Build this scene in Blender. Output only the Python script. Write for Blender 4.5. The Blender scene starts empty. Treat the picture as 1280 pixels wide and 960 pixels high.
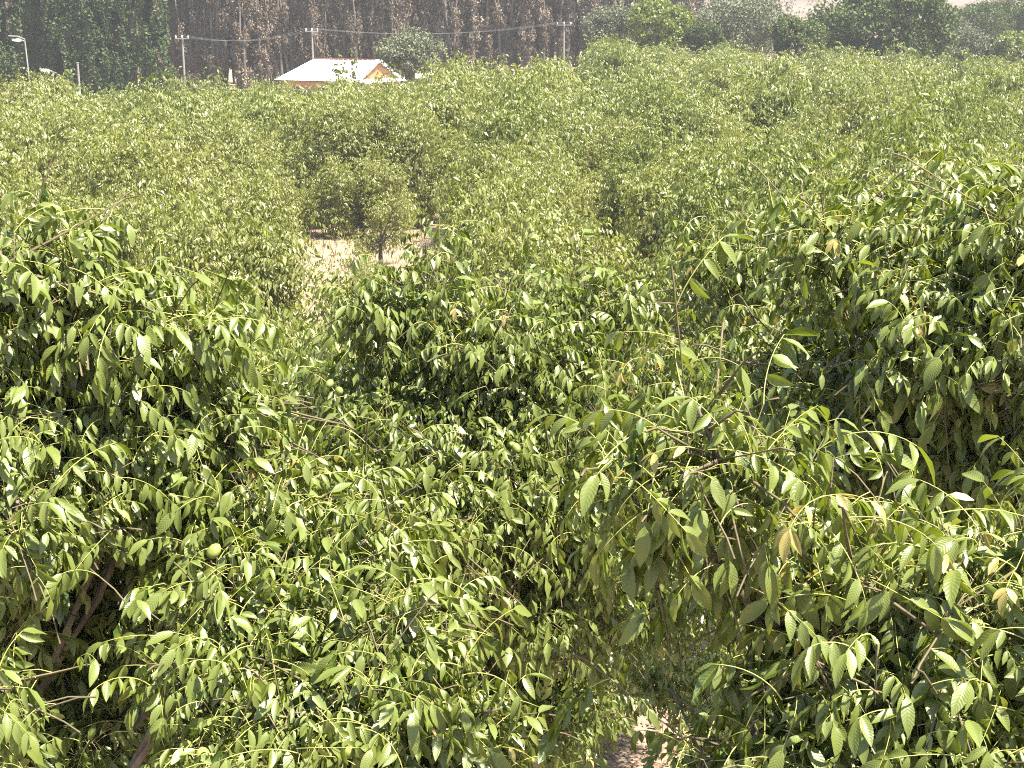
import bpy, math, random
import numpy as np

random.seed(7)
RNG = np.random.default_rng(11)
PI = math.pi
R = math.radians
scene = bpy.context.scene
C = scene.collection

# ------------------------------------------------------------------ camera
CAM_H, FPX, PITCH = 7.5, 1800.0, math.atan(460 / 1800.0)
cam = bpy.data.cameras.new("camera")
cam.sensor_width = 36.0
cam.lens = 36.0 * FPX / 1280.0
cam.clip_start, cam.clip_end = 0.1, 6000
camo = bpy.data.objects.new("camera", cam)
C.objects.link(camo)
camo.location = (0, 0, CAM_H)
camo.rotation_euler = (PI / 2 - PITCH, 0, 0)
scene.camera = camo

# ------------------------------------------------------------------ sky, sun, exposure
SUN_EL, SUN_AZ = R(62), R(116)          # azimuth clockwise from +Y (view direction): high, from the right and behind
w = bpy.data.worlds.new("World")
scene.world = w
w.use_nodes = True
nt = w.node_tree
sky = nt.nodes.new("ShaderNodeTexSky")
sky.sky_type = 'NISHITA'
sky.sun_disc = False
sky.sun_elevation = SUN_EL
sky.sun_rotation = SUN_AZ
sky.air_density, sky.dust_density = 1.2, 2.0
nt.links.new(sky.outputs[0], nt.nodes["Background"].inputs[0])
nt.nodes["Background"].inputs[1].default_value = 0.07
sun = bpy.data.lights.new("sun", 'SUN')
sun.energy = 5.0
sun.angle = R(0.53)
sun.color = (1.0, 0.93, 0.77)
suno = bpy.data.objects.new("sun", sun)
C.objects.link(suno)
from mathutils import Vector, Matrix
sd = Vector((math.sin(SUN_AZ) * math.cos(SUN_EL), math.cos(SUN_AZ) * math.cos(SUN_EL), math.sin(SUN_EL)))
suno.rotation_euler = sd.to_track_quat('Z', 'Y').to_euler()
suno.location = (0, 0, 60)
scene.view_settings.view_transform = 'Standard'
scene.view_settings.look = 'None'
scene.view_settings.exposure = 2.25
scene.view_settings.gamma = 1.0
scene.cycles.use_denoising = False
scene.cycles.max_bounces = 6
scene.cycles.transmission_bounces = 4
scene.cycles.diffuse_bounces = 2
scene.cycles.glossy_bounces = 2
scene.cycles.volume_bounces = 0
scene.cycles.sample_clamp_indirect = 2.0
scene.cycles.filter_width = 1.1


# ------------------------------------------------------------------ helpers
def at(px, py, Y):
    """world point that the photograph shows at (px, py), Y metres ahead"""
    u, v = (px - 640) / FPX, (480 - py) / FPX
    d = np.array([u, math.cos(PITCH) + v * math.sin(PITCH), -math.sin(PITCH) + v * math.cos(PITCH)])
    return np.array([0, 0, CAM_H]) + d * (Y / d[1])


def ground_z(x, y):
    x, y = np.asarray(x, float), np.asarray(y, float)
    far = np.clip((y - 45) / 80, 0, 1.6)
    rise = far * far * np.exp(-((x - 7) / 11.0) ** 2) * 1.5
    bumps = 0.05 * np.sin(x * 1.7 + 0.6 * np.sin(y * .9)) + 0.04 * np.sin(y * 2.1 + x * .4)
    return rise + bumps * np.clip((y - 2) / 5, 0, 1)


def link(name, me, parent=None, loc=None):
    o = bpy.data.objects.new(name, me)
    C.objects.link(o)
    if parent is not None:
        o.parent = parent
    if loc is not None:
        o.location = loc
    return o


def tag(o, label, cat, group=None):
    o["label"] = label
    o["category"] = cat
    if group:
        o["group"] = group
    return o


def thing(name, label, cat, loc=(0, 0, 0), rz=0.0, group=None):
    o = bpy.data.objects.new(name, None)
    C.objects.link(o)
    o.empty_display_size = 0.3
    o.location = loc
    o.rotation_euler = (0, 0, rz)
    return tag(o, label, cat, group)


def tri_mesh(name, V, F, mats, tint=None, uv=None, midx=None, smooth=True):
    V = np.ascontiguousarray(V, dtype=np.float32)
    F = np.ascontiguousarray(F, dtype=np.int32)
    me = bpy.data.meshes.new(name)
    me.vertices.add(len(V))
    me.vertices.foreach_set("co", V.ravel())
    me.loops.add(F.size)
    me.loops.foreach_set("vertex_index", F.ravel())
    me.polygons.add(len(F))
    me.polygons.foreach_set("loop_start", np.arange(len(F), dtype=np.int32) * 3)
    if midx is not None:
        me.polygons.foreach_set("material_index", np.asarray(midx, dtype=np.int32))
    if tint is not None:
        a = me.attributes.new("tint", 'FLOAT', 'POINT')
        a.data.foreach_set("value", np.asarray(tint, dtype=np.float32))
    if uv is not None:
        a = me.attributes.new("blade", 'FLOAT_VECTOR', 'POINT')
        uv3 = np.zeros((len(V), 3), np.float32)
        uv3[:, :2] = uv
        a.data.foreach_set("vector", uv3.ravel())
    me.update(calc_edges=True)
    if not smooth:
        me.shade_flat()
    for m in (mats if isinstance(mats, (list, tuple)) else [mats]):
        me.materials.append(m)
    return me


class MB:
    """collects polygons, then becomes one mesh"""
    def __init__(s):
        s.v, s.f, s.m = [], [], []

    def add(s, V, F, m=0):
        b = len(s.v)
        s.v += [tuple(map(float, p)) for p in V]
        for f in F:
            s.f.append(tuple(b + i for i in f))
            s.m.append(m)

    def box(s, c, size, m=0, rz=0.0):
        cx, cy, cz = c
        hx, hy, hz = [k / 2 for k in size]
        V = []
        for x, y, z in ((-hx, -hy, -hz), (hx, -hy, -hz), (hx, hy, -hz), (-hx, hy, -hz),
                        (-hx, -hy, hz), (hx, -hy, hz), (hx, hy, hz), (-hx, hy, hz)):
            V.append((cx + x * math.cos(rz) - y * math.sin(rz), cy + x * math.sin(rz) + y * math.cos(rz), cz + z))
        s.add(V, [(0, 3, 2, 1), (4, 5, 6, 7), (0, 1, 5, 4), (1, 2, 6, 5), (2, 3, 7, 6), (3, 0, 4, 7)], m)

    def tube(s, P, rad, n=6, m=0):
        V, T = tube(P, rad, n)
        s.add(V, T, m)

    def build(s, name, mats, parent=None, loc=None, smooth=False):
        me = bpy.data.meshes.new(name)
        me.from_pydata(s.v, [], s.f)
        mats = mats if isinstance(mats, (list, tuple)) else [mats]
        for m in mats:
            me.materials.append(m)
        me.polygons.foreach_set("material_index", s.m)
        if smooth:
            me.shade_smooth()
        me.update()
        return link(name, me, parent, loc)


def tube(P, rad, n=5):
    """tapered tube along the points P; returns vertices and triangles"""
    P = np.asarray(P, float)
    k = len(P)
    rad = np.broadcast_to(np.asarray(rad, float), (k,))
    T = np.gradient(P, axis=0)
    T /= np.linalg.norm(T, axis=1)[:, None] + 1e-9
    ref = np.array([0.31, 0.95, 0.05])
    A = np.cross(T, ref)
    bad = np.linalg.norm(A, axis=1) < 0.1
    A[bad] = np.cross(T[bad], np.array([1.0, 0, 0]))
    A /= np.linalg.norm(A, axis=1)[:, None] + 1e-9
    B = np.cross(T, A)
    th = np.arange(n) * 2 * PI / n
    V = (P[:, None, :] + rad[:, None, None] * (np.cos(th)[None, :, None] * A[:, None, :] + np.sin(th)[None, :, None] * B[:, None, :])).reshape(-1, 3)
    F = []
    for i in range(k - 1):
        for j in range(n):
            a, b = i * n + j, i * n + (j + 1) % n
            F += [(a, b, b + n), (a, b + n, a + n)]
    V = np.vstack([V, P[-1:]])
    for j in range(n):
        F.append(((k - 1) * n + j, (k - 1) * n + (j + 1) % n, k * n))
    return V, np.array(F)


def bezier(a, c, b, n=8):
    t = np.linspace(0, 1, n)[:, None]
    return (1 - t) ** 2 * a + 2 * t * (1 - t) * c + t * t * b


# ------------------------------------------------------------------ materials
def new_mat(name):
    m = bpy.data.materials.new(name)
    m.use_nodes = True
    t = m.node_tree
    b = t.nodes["Principled BSDF"]
    return m, t, b


def node(t, typ, **kw):
    n = t.nodes.new(typ)
    for k, v in kw.items():
        setattr(n, k, v)
    return n


def ramp(t, src, stops):
    r = node(t, "ShaderNodeValToRGB")
    el = r.color_ramp.elements
    while len(el) > 1:
        el.remove(el[-1])
    el[0].position, el[0].color = stops[0][0], (*stops[0][1], 1)
    for p, c in stops[1:]:
        e = el.new(p)
        e.color = (*c, 1)
    t.links.new(src, r.inputs[0])
    return r.outputs[0]


def mixc(t, fac, a, b, mode='MIX'):
    m = node(t, "ShaderNodeMix", data_type='RGBA', blend_type=mode)
    for sock, val in ((m.inputs[0], fac), (m.inputs[6], a), (m.inputs[7], b)):
        if isinstance(val, (int, float)):
            sock.default_value = val
        elif isinstance(val, tuple):
            sock.default_value = (*val, 1)
        else:
            t.links.new(val, sock)
    return m.outputs[2]


def math_node(t, op, a, b=None, clamp=False):
    m = node(t, "ShaderNodeMath", operation=op, use_clamp=clamp)
    for i, val in enumerate((a, b)):
        if val is None:
            continue
        if isinstance(val, (int, float)):
            m.inputs[i].default_value = val
        else:
            t.links.new(val, m.inputs[i])
    return m.outputs[0]


def leaf_mat(name, stops, under, trans, rough=0.42, spec=0.5, veins=False, tfac=0.30, objvar=True):
    m, t, b = new_mat(name)
    at_ = node(t, "ShaderNodeAttribute", attribute_name="tint")
    fac = at_.outputs["Fac"]
    if objvar:
        oi = node(t, "ShaderNodeObjectInfo")
        fac = math_node(t, 'MULTIPLY_ADD', oi.outputs["Random"], 0.3)
        fac.node.inputs[2].default_value = -0.15
        fac = math_node(t, 'ADD', fac, at_.outputs["Fac"], True)
    col = ramp(t, fac, stops)
    tcol = mixc(t, 0.5, trans, col)
    if veins:
        bl = node(t, "ShaderNodeAttribute", attribute_name="blade")
        sx = node(t, "ShaderNodeSeparateXYZ")
        t.links.new(bl.outputs["Vector"], sx.inputs[0])
        au = math_node(t, 'ABSOLUTE', sx.outputs[0])
        ph = math_node(t, 'SUBTRACT', sx.outputs[1], math_node(t, 'MULTIPLY', au, 0.16))
        wv = math_node(t, 'SINE', math_node(t, 'MULTIPLY', ph, 2 * PI * 11))
        line = math_node(t, 'SUBTRACT', wv, 0.55)
        line = math_node(t, 'MULTIPLY', line, 2.2, True)
        mid = math_node(t, 'SUBTRACT', 1.0, math_node(t, 'MULTIPLY', au, 9.0), True)
        vf = math_node(t, 'MAXIMUM', math_node(t, 'MULTIPLY', line, 0.16), math_node(t, 'MULTIPLY', mid, 0.6))
        col = mixc(t, vf, col, (0.23, 0.28, 0.09))
        tc = node(t, "ShaderNodeTexCoord")
        ns = node(t, "ShaderNodeTexNoise")
        ns.inputs["Scale"].default_value = 55
        ns.inputs["Detail"].default_value = 5
        t.links.new(tc.outputs["Object"], ns.inputs["Vector"])
        spot = math_node(t, 'MULTIPLY', math_node(t, 'SUBTRACT', ns.outputs[0], 0.64), 9.0, True)
        col = mixc(t, spot, col, (0.15, 0.10, 0.03))
        mot = math_node(t, 'MULTIPLY', math_node(t, 'SUBTRACT', 0.5, ns.outputs[0]), 1.6, True)
        col = mixc(t, mot, col, (0.15, 0.155, 0.03))
        bp = node(t, "ShaderNodeBump")
        bp.inputs["Strength"].default_value = 0.14
        bp.inputs["Distance"].default_value = 0.003
        t.links.new(math_node(t, 'SUBTRACT', 0.0, math_node(t, 'ADD', wv, math_node(t, 'MULTIPLY', mid, 2.0))), bp.inputs["Height"])
        t.links.new(bp.outputs[0], b.inputs["Normal"])
    geo = node(t, "ShaderNodeNewGeometry")
    colb = mixc(t, geo.outputs["Backfacing"], col, under)
    t.links.new(colb, b.inputs["Base Color"])
    b.inputs["Roughness"].default_value = rough
    b.inputs["Specular IOR Level"].default_value = spec
    tr = node(t, "ShaderNodeBsdfTranslucent")
    t.links.new(tcol, tr.inputs[0])
    mx = node(t, "ShaderNodeMixShader")
    mx.inputs[0].default_value = tfac
    t.links.new(b.outputs[0], mx.inputs[1])
    t.links.new(tr.outputs[0], mx.inputs[2])
    t.links.new(mx.outputs[0], t.nodes["Material Output"].inputs[0])
    return m


def noise_mat(name, stops, scale=3.0, detail=6.0, rough=0.85, bump=0.0, coord="Object", stretch=(1, 1, 1), spec=0.3, bdist=0.05):
    m, t, b = new_mat(name)
    tc = node(t, "ShaderNodeTexCoord")
    mp = node(t, "ShaderNodeMapping")
    mp.inputs["Scale"].default_value = stretch
    t.links.new(tc.outputs[coord], mp.inputs[0])
    n = node(t, "ShaderNodeTexNoise")
    n.inputs["Scale"].default_value = scale
    n.inputs["Detail"].default_value = detail
    n.inputs["Roughness"].default_value = 0.65
    t.links.new(mp.outputs[0], n.inputs["Vector"])
    t.links.new(ramp(t, n.outputs[0], stops), b.inputs["Base Color"])
    b.inputs["Roughness"].default_value = rough
    b.inputs["Specular IOR Level"].default_value = spec
    if bump:
        bp = node(t, "ShaderNodeBump")
        bp.inputs["Strength"].default_value = bump
        bp.inputs["Distance"].default_value = bdist
        t.links.new(n.outputs[0], bp.inputs["Height"])
        t.links.new(bp.outputs[0], b.inputs["Normal"])
    return m


WALNUT_STOPS = [(0.0, (0.024, 0.050, 0.004)), (0.45, (0.072, 0.106, 0.009)), (0.8, (0.140, 0.162, 0.018)), (1.0, (0.24, 0.22, 0.045))]
YOUNG_STOPS = [(0.0, (0.070, 0.088, 0.008)), (0.45, (0.155, 0.184, 0.015)), (0.8, (0.255, 0.262, 0.042)), (1.0, (0.38, 0.33, 0.11))]
M_LEAF = leaf_mat("walnut_leaf", WALNUT_STOPS, (0.125, 0.155, 0.035), (0.28, 0.35, 0.015), veins=True, rough=0.40, spec=0.62)
M_FOL = leaf_mat("walnut_foliage", WALNUT_STOPS, (0.125, 0.155, 0.035), (0.28, 0.35, 0.015), rough=0.40, spec=0.62)
M_FOLMID = leaf_mat("walnut_foliage_pale", YOUNG_STOPS, (0.20, 0.21, 0.07), (0.34, 0.37, 0.04), rough=0.38, spec=0.6, tfac=.36)
DUST_STOPS = [(0.0, (0.042, 0.064, 0.007)), (0.45, (0.106, 0.146, 0.013)), (0.8, (0.19, 0.212, 0.028)), (1.0, (0.30, 0.27, 0.075))]
M_FOLDUST = leaf_mat("dusty_walnut_foliage", DUST_STOPS, (.155, .175, .05), (.30, .35, .025), rough=.42, spec=.5, tfac=.33)
M_SHOOT = leaf_mat("young_shoot_leaf", [(0, (0.20, 0.19, 0.03)), (0.5, (0.30, 0.24, 0.045)), (1, (0.36, 0.21, 0.07))], (0.28, 0.24, 0.08), (0.45, 0.38, 0.05), veins=True, rough=0.4)
M_RACHIS = noise_mat("leaf_stalk", [(0.3, (0.24, 0.27, 0.07)), (0.7, (0.36, 0.33, 0.12))], 20, rough=0.5)
M_BARK = noise_mat("walnut_bark", [(0.3, (0.045, 0.036, 0.028)), (0.5, (0.095, 0.078, 0.062)), (0.7, (0.19, 0.165, 0.14))], 9, stretch=(1, 1, 0.25), bump=0.6, rough=0.85)
M_TWIG = noise_mat("walnut_twig_bark", [(0.3, (0.055, 0.045, 0.025)), (0.7, (0.13, 0.105, 0.06))], 14, rough=0.7)
M_NUT = noise_mat("green_husk", [(0.35, (0.13, 0.17, 0.035)), (0.6, (0.20, 0.23, 0.06))], 40, rough=0.45, bump=0.15, bdist=0.002)
M_SOIL = noise_mat("dry_orchard_soil", [(0.3, (0.12, 0.088, 0.062)), (0.5, (0.225, 0.175, 0.128)), (0.72, (0.31, 0.25, 0.19))], 1.3, detail=12, rough=0.95, bump=0.9, bdist=0.12, spec=0.1)
M_HILL = noise_mat("dry_hillside", [(0.3, (0.08, 0.055, 0.047)), (0.5, (0.12, 0.088, 0.075)), (0.7, (0.16, 0.122, 0.105))], 0.03, detail=14, rough=1.0, spec=0.0)
M_LITTER = noise_mat("dry_leaf_litter", [(0.3, (0.10, 0.05, 0.032)), (0.6, (0.19, 0.115, 0.075)), (0.8, (0.28, 0.20, 0.14))], 6, rough=0.8)
M_STRAW = noise_mat("dry_grass", [(0.3, (0.14, 0.115, 0.055)), (0.7, (0.22, 0.185, 0.10))], 2, rough=0.8)

# ------------------------------------------------------------------ the setting: ground and hills
def grid_sheet(name, xs, ys, zf, mat):
    X, Y = np.meshgrid(xs, ys)
    V = np.stack([X, Y, zf(X, Y)], -1).reshape(-1, 3)
    nx = len(xs)
    i, j = np.meshgrid(np.arange(len(ys) - 1), np.arange(nx - 1), indexing='ij')
    a = (i * nx + j).ravel()
    F = np.concatenate([np.stack([a, a + 1, a + nx + 1], 1), np.stack([a, a + nx + 1, a + nx], 1)])
    o = link(name, tri_mesh(name, V, F, mat))
    o["kind"] = "structure"
    return o


xs = np.concatenate([np.linspace(-3000, -80, 12), np.linspace(-70, 70, 180), np.linspace(80, 3000, 12)])
ys = np.concatenate([np.linspace(-600, -20, 8), np.linspace(-10, 130, 190), np.linspace(140, 3000, 24)])
grid_sheet("ground", xs, ys, ground_z, M_SOIL)


def hill_z(X, Y):
    base = np.clip((Y - 215) / 420, 0, 1)
    base = base * base * (3 - 2 * base)
    ridge = 22 + 4 * np.sin(X / 120 + 1.1) + 2 * np.sin(X / 47 + 0.3) + 1.2 * np.sin(X / 17 + Y / 31)
    gul = 0.8 * np.sin(X / 23 + 1.5 * np.sin(Y / 60)) * base
    return base * ridge + gul - 1.5


grid_sheet("hillside", np.linspace(-900, 900, 150), np.linspace(200, 900, 60), hill_z, M_HILL)

# ------------------------------------------------------------------ walnut leaves
def leaflet(base, d, n, L, W, curl, fold, res, tint):
    """one leaflet blade: base point, direction d, upper-face normal n"""
    d = d / np.linalg.norm(d)
    n = n - d * np.dot(n, d)
    n /= np.linalg.norm(n) + 1e-9
    s = np.cross(n, d)
    if res == 2:
        tt = np.array([0, .12, .3, .5, .7, .88, 1.0])
        wd = np.array([0.06, .58, .93, 1.0, .78, .36, 0.0])
        us = np.array([-1, -.5, 0, .5, 1.0])
    elif res == 1:
        tt = np.array([0, .25, .65, 1.0])
        wd = np.array([0.04, .88, .86, 0.0])
        us = np.array([-1, 0, 1.0])
    else:
        tt = np.array([0, .45, 1.0])
        wd = np.array([0.0, 1.0, 0.0])
        us = np.array([-1, 0, 1.0])
    ctr = base[None] + L * (tt[:, None] * d[None] - (curl * tt[:, None] ** 2) * n[None])
    V, UV, rows = [], [], []
    for i, t in enumerate(tt):
        if wd[i] == 0.0:
            rows.append([len(V)])
            V.append(ctr[i])
            UV.append((0, t))
            continue
        row = []
        for u in us:
            h = fold * abs(u) - 0.35 * fold * u * u
            wob = 0.10 * math.sin(9 * t + 4 * u) * abs(u) if res == 2 else 0.0
            row.append(len(V))
            V.append(ctr[i] + 0.5 * W * wd[i] * (u * s + (h + wob) * n))
            UV.append((u, t))
        rows.append(row)
    F = []
    for a, b in zip(rows[:-1], rows[1:]):
        if len(a) == 1:
            F += [(a[0], b[k + 1], b[k]) for k in range(len(b) - 1)]
        elif len(b) == 1:
            F += [(a[k], a[k + 1], b[0]) for k in range(len(a) - 1)]
        else:
            for k in range(len(a) - 1):
                F += [(a[k], a[k + 1], b[k + 1]), (a[k], b[k + 1], b[k])]
    return np.array(V), np.array(F), np.full(len(V), tint), np.array(UV)


def make_leaf(seed, pairs, p0, droop, grav, res, size=1.0):
    """one compound leaf growing from the origin along +X: stalk, pairs of leaflets and a terminal one"""
    g = np.random.default_rng(seed)
    Lr = 0.15 + 0.036 * pairs
    tt = np.linspace(0, 1, 9)
    ang = p0 - droop * tt
    yaw = 0.18 * g.normal() * tt
    step = np.stack([np.cos(ang) * np.cos(yaw), np.cos(ang) * np.sin(yaw), np.sin(ang)], 1) * (Lr / 8)
    P = np.vstack([[0, 0, 0], np.cumsum(step[:-1], 0)])
    Vs, Fs, Ts, Us, Ms, cen = [], [], [], [], [], []
    nb = 0

    def put(V, F, T, U, m):
        nonlocal nb
        Vs.append(V); Fs.append(F + nb); Ts.append(T); Us.append(U); Ms.append(np.full(len(F), m))
        nb += len(V)

    if res >= 1:
        V, F = tube(P[::2] if res == 1 else P, np.linspace(0.0024, 0.0011, 5 if res == 1 else 9), 3)
        put(V, F, np.full(len(V), .5), np.zeros((len(V), 2)), 1)
    ltint = float(np.clip(g.normal(.45, .22), 0, 1))
    pos = np.linspace(0.36, 0.93, pairs)
    for k, tp in enumerate(pos):
        f = tp * 8
        i = min(int(f), 7)
        p = P[i] * (1 - (f - i)) + P[i + 1] * (f - i)
        tan = step[i] / np.linalg.norm(step[i])
        side = np.cross([0, 0, 1.0], tan)
        side /= np.linalg.norm(side) + 1e-9
        up = np.cross(tan, side)
        for sgn in (-1, 1):
            a = R(58) + 0.18 * g.normal()
            d = tan * math.cos(a) + sgn * side * math.sin(a) + 0.12 * g.normal(size=3)
            d = d + np.array([0, 0, -max(0.0, grav + 0.25 * g.normal())])
            n = up + sgn * side * (0.35 * grav) + 0.45 * g.normal(size=3)
            L = (0.058 + 0.036 * tp) * g.uniform(.8, 1.25)
            V, F, T, U = leaflet(p, d, n, L, L * g.uniform(.30, .41), g.uniform(.05, .55), g.uniform(.2, 1.1), res, float(np.clip(ltint + .13 * g.normal(), 0, 1)))
            cen.append(V.mean(0))
            put(V, F, T, U, 0)
    tan = step[-1] / np.linalg.norm(step[-1])
    d = tan + np.array([0, 0, -0.6 * grav]) + .1 * g.normal(size=3)
    side = np.cross([0, 0, 1.0], tan)
    up = np.cross(tan, side / (np.linalg.norm(side) + 1e-9))
    L = 0.105 * g.uniform(.85, 1.25)
    V, F, T, U = leaflet(P[-1], d, up + .2 * g.normal(size=3), L, L * .38, g.uniform(.1, .5), g.uniform(.1, .7), res, float(np.clip(ltint + .1 * g.normal(), 0, 1)))
    cen.append(V.mean(0))
    put(V, F, T, U, 0)
    return dict(V=np.vstack(Vs) * size, F=np.vstack(Fs), T=np.concatenate(Ts), U=np.vstack(Us), M=np.concatenate(Ms), cen=np.array(cen) * size)


NVAR = 20
SPEC = []
for k in range(NVAR):
    g = np.random.default_rng(100 + k)
    SPEC.append((500 + k, int(g.choice([2, 3, 4, 4, 4])), R(g.uniform(-25, 50)), R(g.uniform(30, 85)), g.uniform(.8, 2.1)))
LEAF = {r: [make_leaf(*s, res=r) for s in SPEC] for r in (0, 1, 2)}
LEAF_MESH = [tri_mesh("leaf", l["V"], l["F"], [M_LEAF, M_RACHIS], l["T"], l["U"], l["M"]) for l in LEAF[2]]
SHOOT_LEAF = [make_leaf(900 + k, 2, R(40 - 20 * k), R(50), .7, 2, 0.62) for k in range(3)]
SHOOT_MESH = [tri_mesh("leaf", l["V"], l["F"], [M_SHOOT, M_RACHIS], l["T"], l["U"], l["M"]) for l in SHOOT_LEAF]


def rot_rows(yaw, tx, ty):
    """rotation matrices: small tilts about X and Y, then a turn about Z"""
    cz, sz, cx, sx, cy, sy = np.cos(yaw), np.sin(yaw), np.cos(tx), np.sin(tx), np.cos(ty), np.sin(ty)
    n = len(yaw)
    Z = np.zeros((n, 3, 3)); Z[:, 0, 0] = cz; Z[:, 0, 1] = -sz; Z[:, 1, 0] = sz; Z[:, 1, 1] = cz; Z[:, 2, 2] = 1
    X = np.zeros((n, 3, 3)); X[:, 0, 0] = 1; X[:, 1, 1] = cx; X[:, 1, 2] = -sx; X[:, 2, 1] = sx; X[:, 2, 2] = cx
    Y = np.zeros((n, 3, 3)); Y[:, 1, 1] = 1; Y[:, 0, 0] = cy; Y[:, 0, 2] = sy; Y[:, 2, 0] = -sy; Y[:, 2, 2] = cy
    return Z @ Y @ X


def bake(pos, Rm, sc, var, res, dt, mats):
    """many leaves joined into one mesh"""
    Vs, Fs, Ts, Ms, nb = [], [], [], [], 0
    for k in range(NVAR):
        ii = np.nonzero(var == k)[0]
        if not len(ii):
            continue
        l = LEAF[res][k]
        V = np.einsum('nij,vj->nvi', Rm[ii], l["V"]) * sc[ii, None, None] + pos[ii, None, :]
        nv = len(l["V"])
        F = l["F"][None] + (np.arange(len(ii)) * nv)[:, None, None] + nb
        Vs.append(V.reshape(-1, 3)); Fs.append(F.reshape(-1, 3))
        Ts.append(np.clip(l["T"][None] + dt[ii, None], 0, 1).ravel())
        Ms.append(np.tile(l["M"], len(ii)))
        nb += nv * len(ii)
    if not nb:
        return None
    return tri_mesh("foliage", np.vstack(Vs), np.vstack(Fs), mats, np.concatenate(Ts), None, np.concatenate(Ms))


def unit(v):
    return v / (np.linalg.norm(v, axis=-1, keepdims=True) + 1e-9)


def grow(lobes, g, density, leaves_per=6, lscale=1.0, up=0.45, shell=0.45, bottom=-0.75, lead=.10, tlr=(.22, .5)):
    """shoots on ellipsoid lobes: returns twig ends and leaf placements"""
    tips, dirs, starts, lob = [], [], [], []
    for li, (c, r) in enumerate(lobes):
        c, r = np.asarray(c, float), np.asarray(r, float)
        p = 1.6
        area = 4 * PI * (((r[0] * r[1]) ** p + (r[0] * r[2]) ** p + (r[1] * r[2]) ** p) / 3) ** (1 / p)
        n = max(6, int(area * density))
        q = unit(g.normal(size=(n * 2, 3)))
        q = q[q[:, 2] > bottom][:n]
        rad = 1 - shell * g.random(len(q)) ** 1.6
        rad *= 1 + 0.13 * np.sin(5 * q[:, 0] + 3 * li) * np.cos(4 * q[:, 1] + li) + 0.17 * g.normal(size=len(q))
        rad *= np.where(g.random(len(q)) < lead, g.uniform(1.1, 1.45, len(q)), 1)     # leaders sticking out
        pt = c + q * r * rad[:, None]
        d = unit(q / r * r.mean() + np.array([0, 0, up]) + 0.35 * g.normal(size=(len(q), 3)))
        tips.append(pt); dirs.append(d); lob.append(np.full(len(q), li))
    tips, dirs, lob = np.vstack(tips), np.vstack(dirs), np.concatenate(lob)
    n = len(tips)
    tl = g.uniform(*tlr, n)
    base = tips - dirs * tl[:, None]
    pos, Rs, yaws = [], [], []
    az0 = g.random(n) * 2 * PI
    A = unit(np.cross(dirs, np.array([.2, .1, 1.0]) + .01 * g.normal(size=(n, 3))))
    B = np.cross(dirs, A)
    P, YW, own = [], [], []
    for k in range(leaves_per):
        f = 1 - 0.85 * (k / max(1, leaves_per - 1)) ** 1.1
        p = base + dirs * (tl * f)[:, None]
        az = az0 + k * 2.4 + .3 * g.normal(size=n)
        o = unit(np.cos(az)[:, None] * A + np.sin(az)[:, None] * B + 0.55 * dirs)
        P.append(p); YW.append(np.arctan2(o[:, 1], o[:, 0]) + .15 * g.normal(size=n)); own.append(np.arange(n))
    P, YW, own = np.vstack(P), np.concatenate(YW), np.concatenate(own)
    m = len(P)
    Rm = rot_rows(YW, .38 * g.normal(size=m), .35 * g.normal(size=m))
    sc = lscale * g.uniform(.55, 1.32, m)
    var = g.integers(0, NVAR, m)
    return dict(tips=tips, base=base, dirs=dirs, lob=lob, pos=P, R=Rm, sc=sc, var=var, own=own, dt=.10 * g.normal(size=m))


def twig_mesh(st, lobes, g, name="twigs", sides=3, every=1):
    """the thin wood: each leafy shoot plus the side branches that carry them"""
    Vs, Fs, nb = [], [], 0
    for li, (c, r) in enumerate(lobes):
        c, r = np.asarray(c, float), np.asarray(r, float)
        ii = np.nonzero(st["lob"] == li)[0]
        if not len(ii):
            continue
        el = np.linalg.norm((st["base"][ii] - c) / r, axis=1)
        inner = ii[el < 0.95] if (el < 0.95).sum() > 3 else ii
        nk = max(3, len(inner) // 5)
        pick = g.choice(inner, min(nk, len(inner)), replace=False)
        nk = len(pick)
        hub = st["base"][pick]
        mid = c + (hub - c) * .5 + np.array([0, 0, -.06]) * r[2] + .04 * g.normal(size=(nk, 3)) * r.mean()
        root = mid * .55 + hub * .45
        for h, m_ in zip(hub, mid):
            V, F = tube(bezier(c, m_, h, 6), np.linspace(.007, .0030, 6), sides)
            Vs.append(V); Fs.append(F + nb); nb += len(V)
        for i in ii[::every]:
            b, tip, d = st["base"][i], st["tips"][i], st["dirs"][i]
            j = np.argmin(((root - b) ** 2).sum(1))
            if np.linalg.norm(root[j] - b) < .35 and np.dot(b - root[j], d) > 0:
                pts = np.vstack([bezier(root[j], b - d * .06, b, 4), tip])
            else:
                pts = np.array([b - d * .05 + np.array([0, 0, -.015]), b, (b + tip) / 2, tip])
            V, F = tube(pts, np.linspace(.0038, .0016, len(pts)), sides)
            Vs.append(V); Fs.append(F + nb); nb += len(V)
    return tri_mesh(name, np.vstack(Vs), np.vstack(Fs), M_TWIG)


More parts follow.
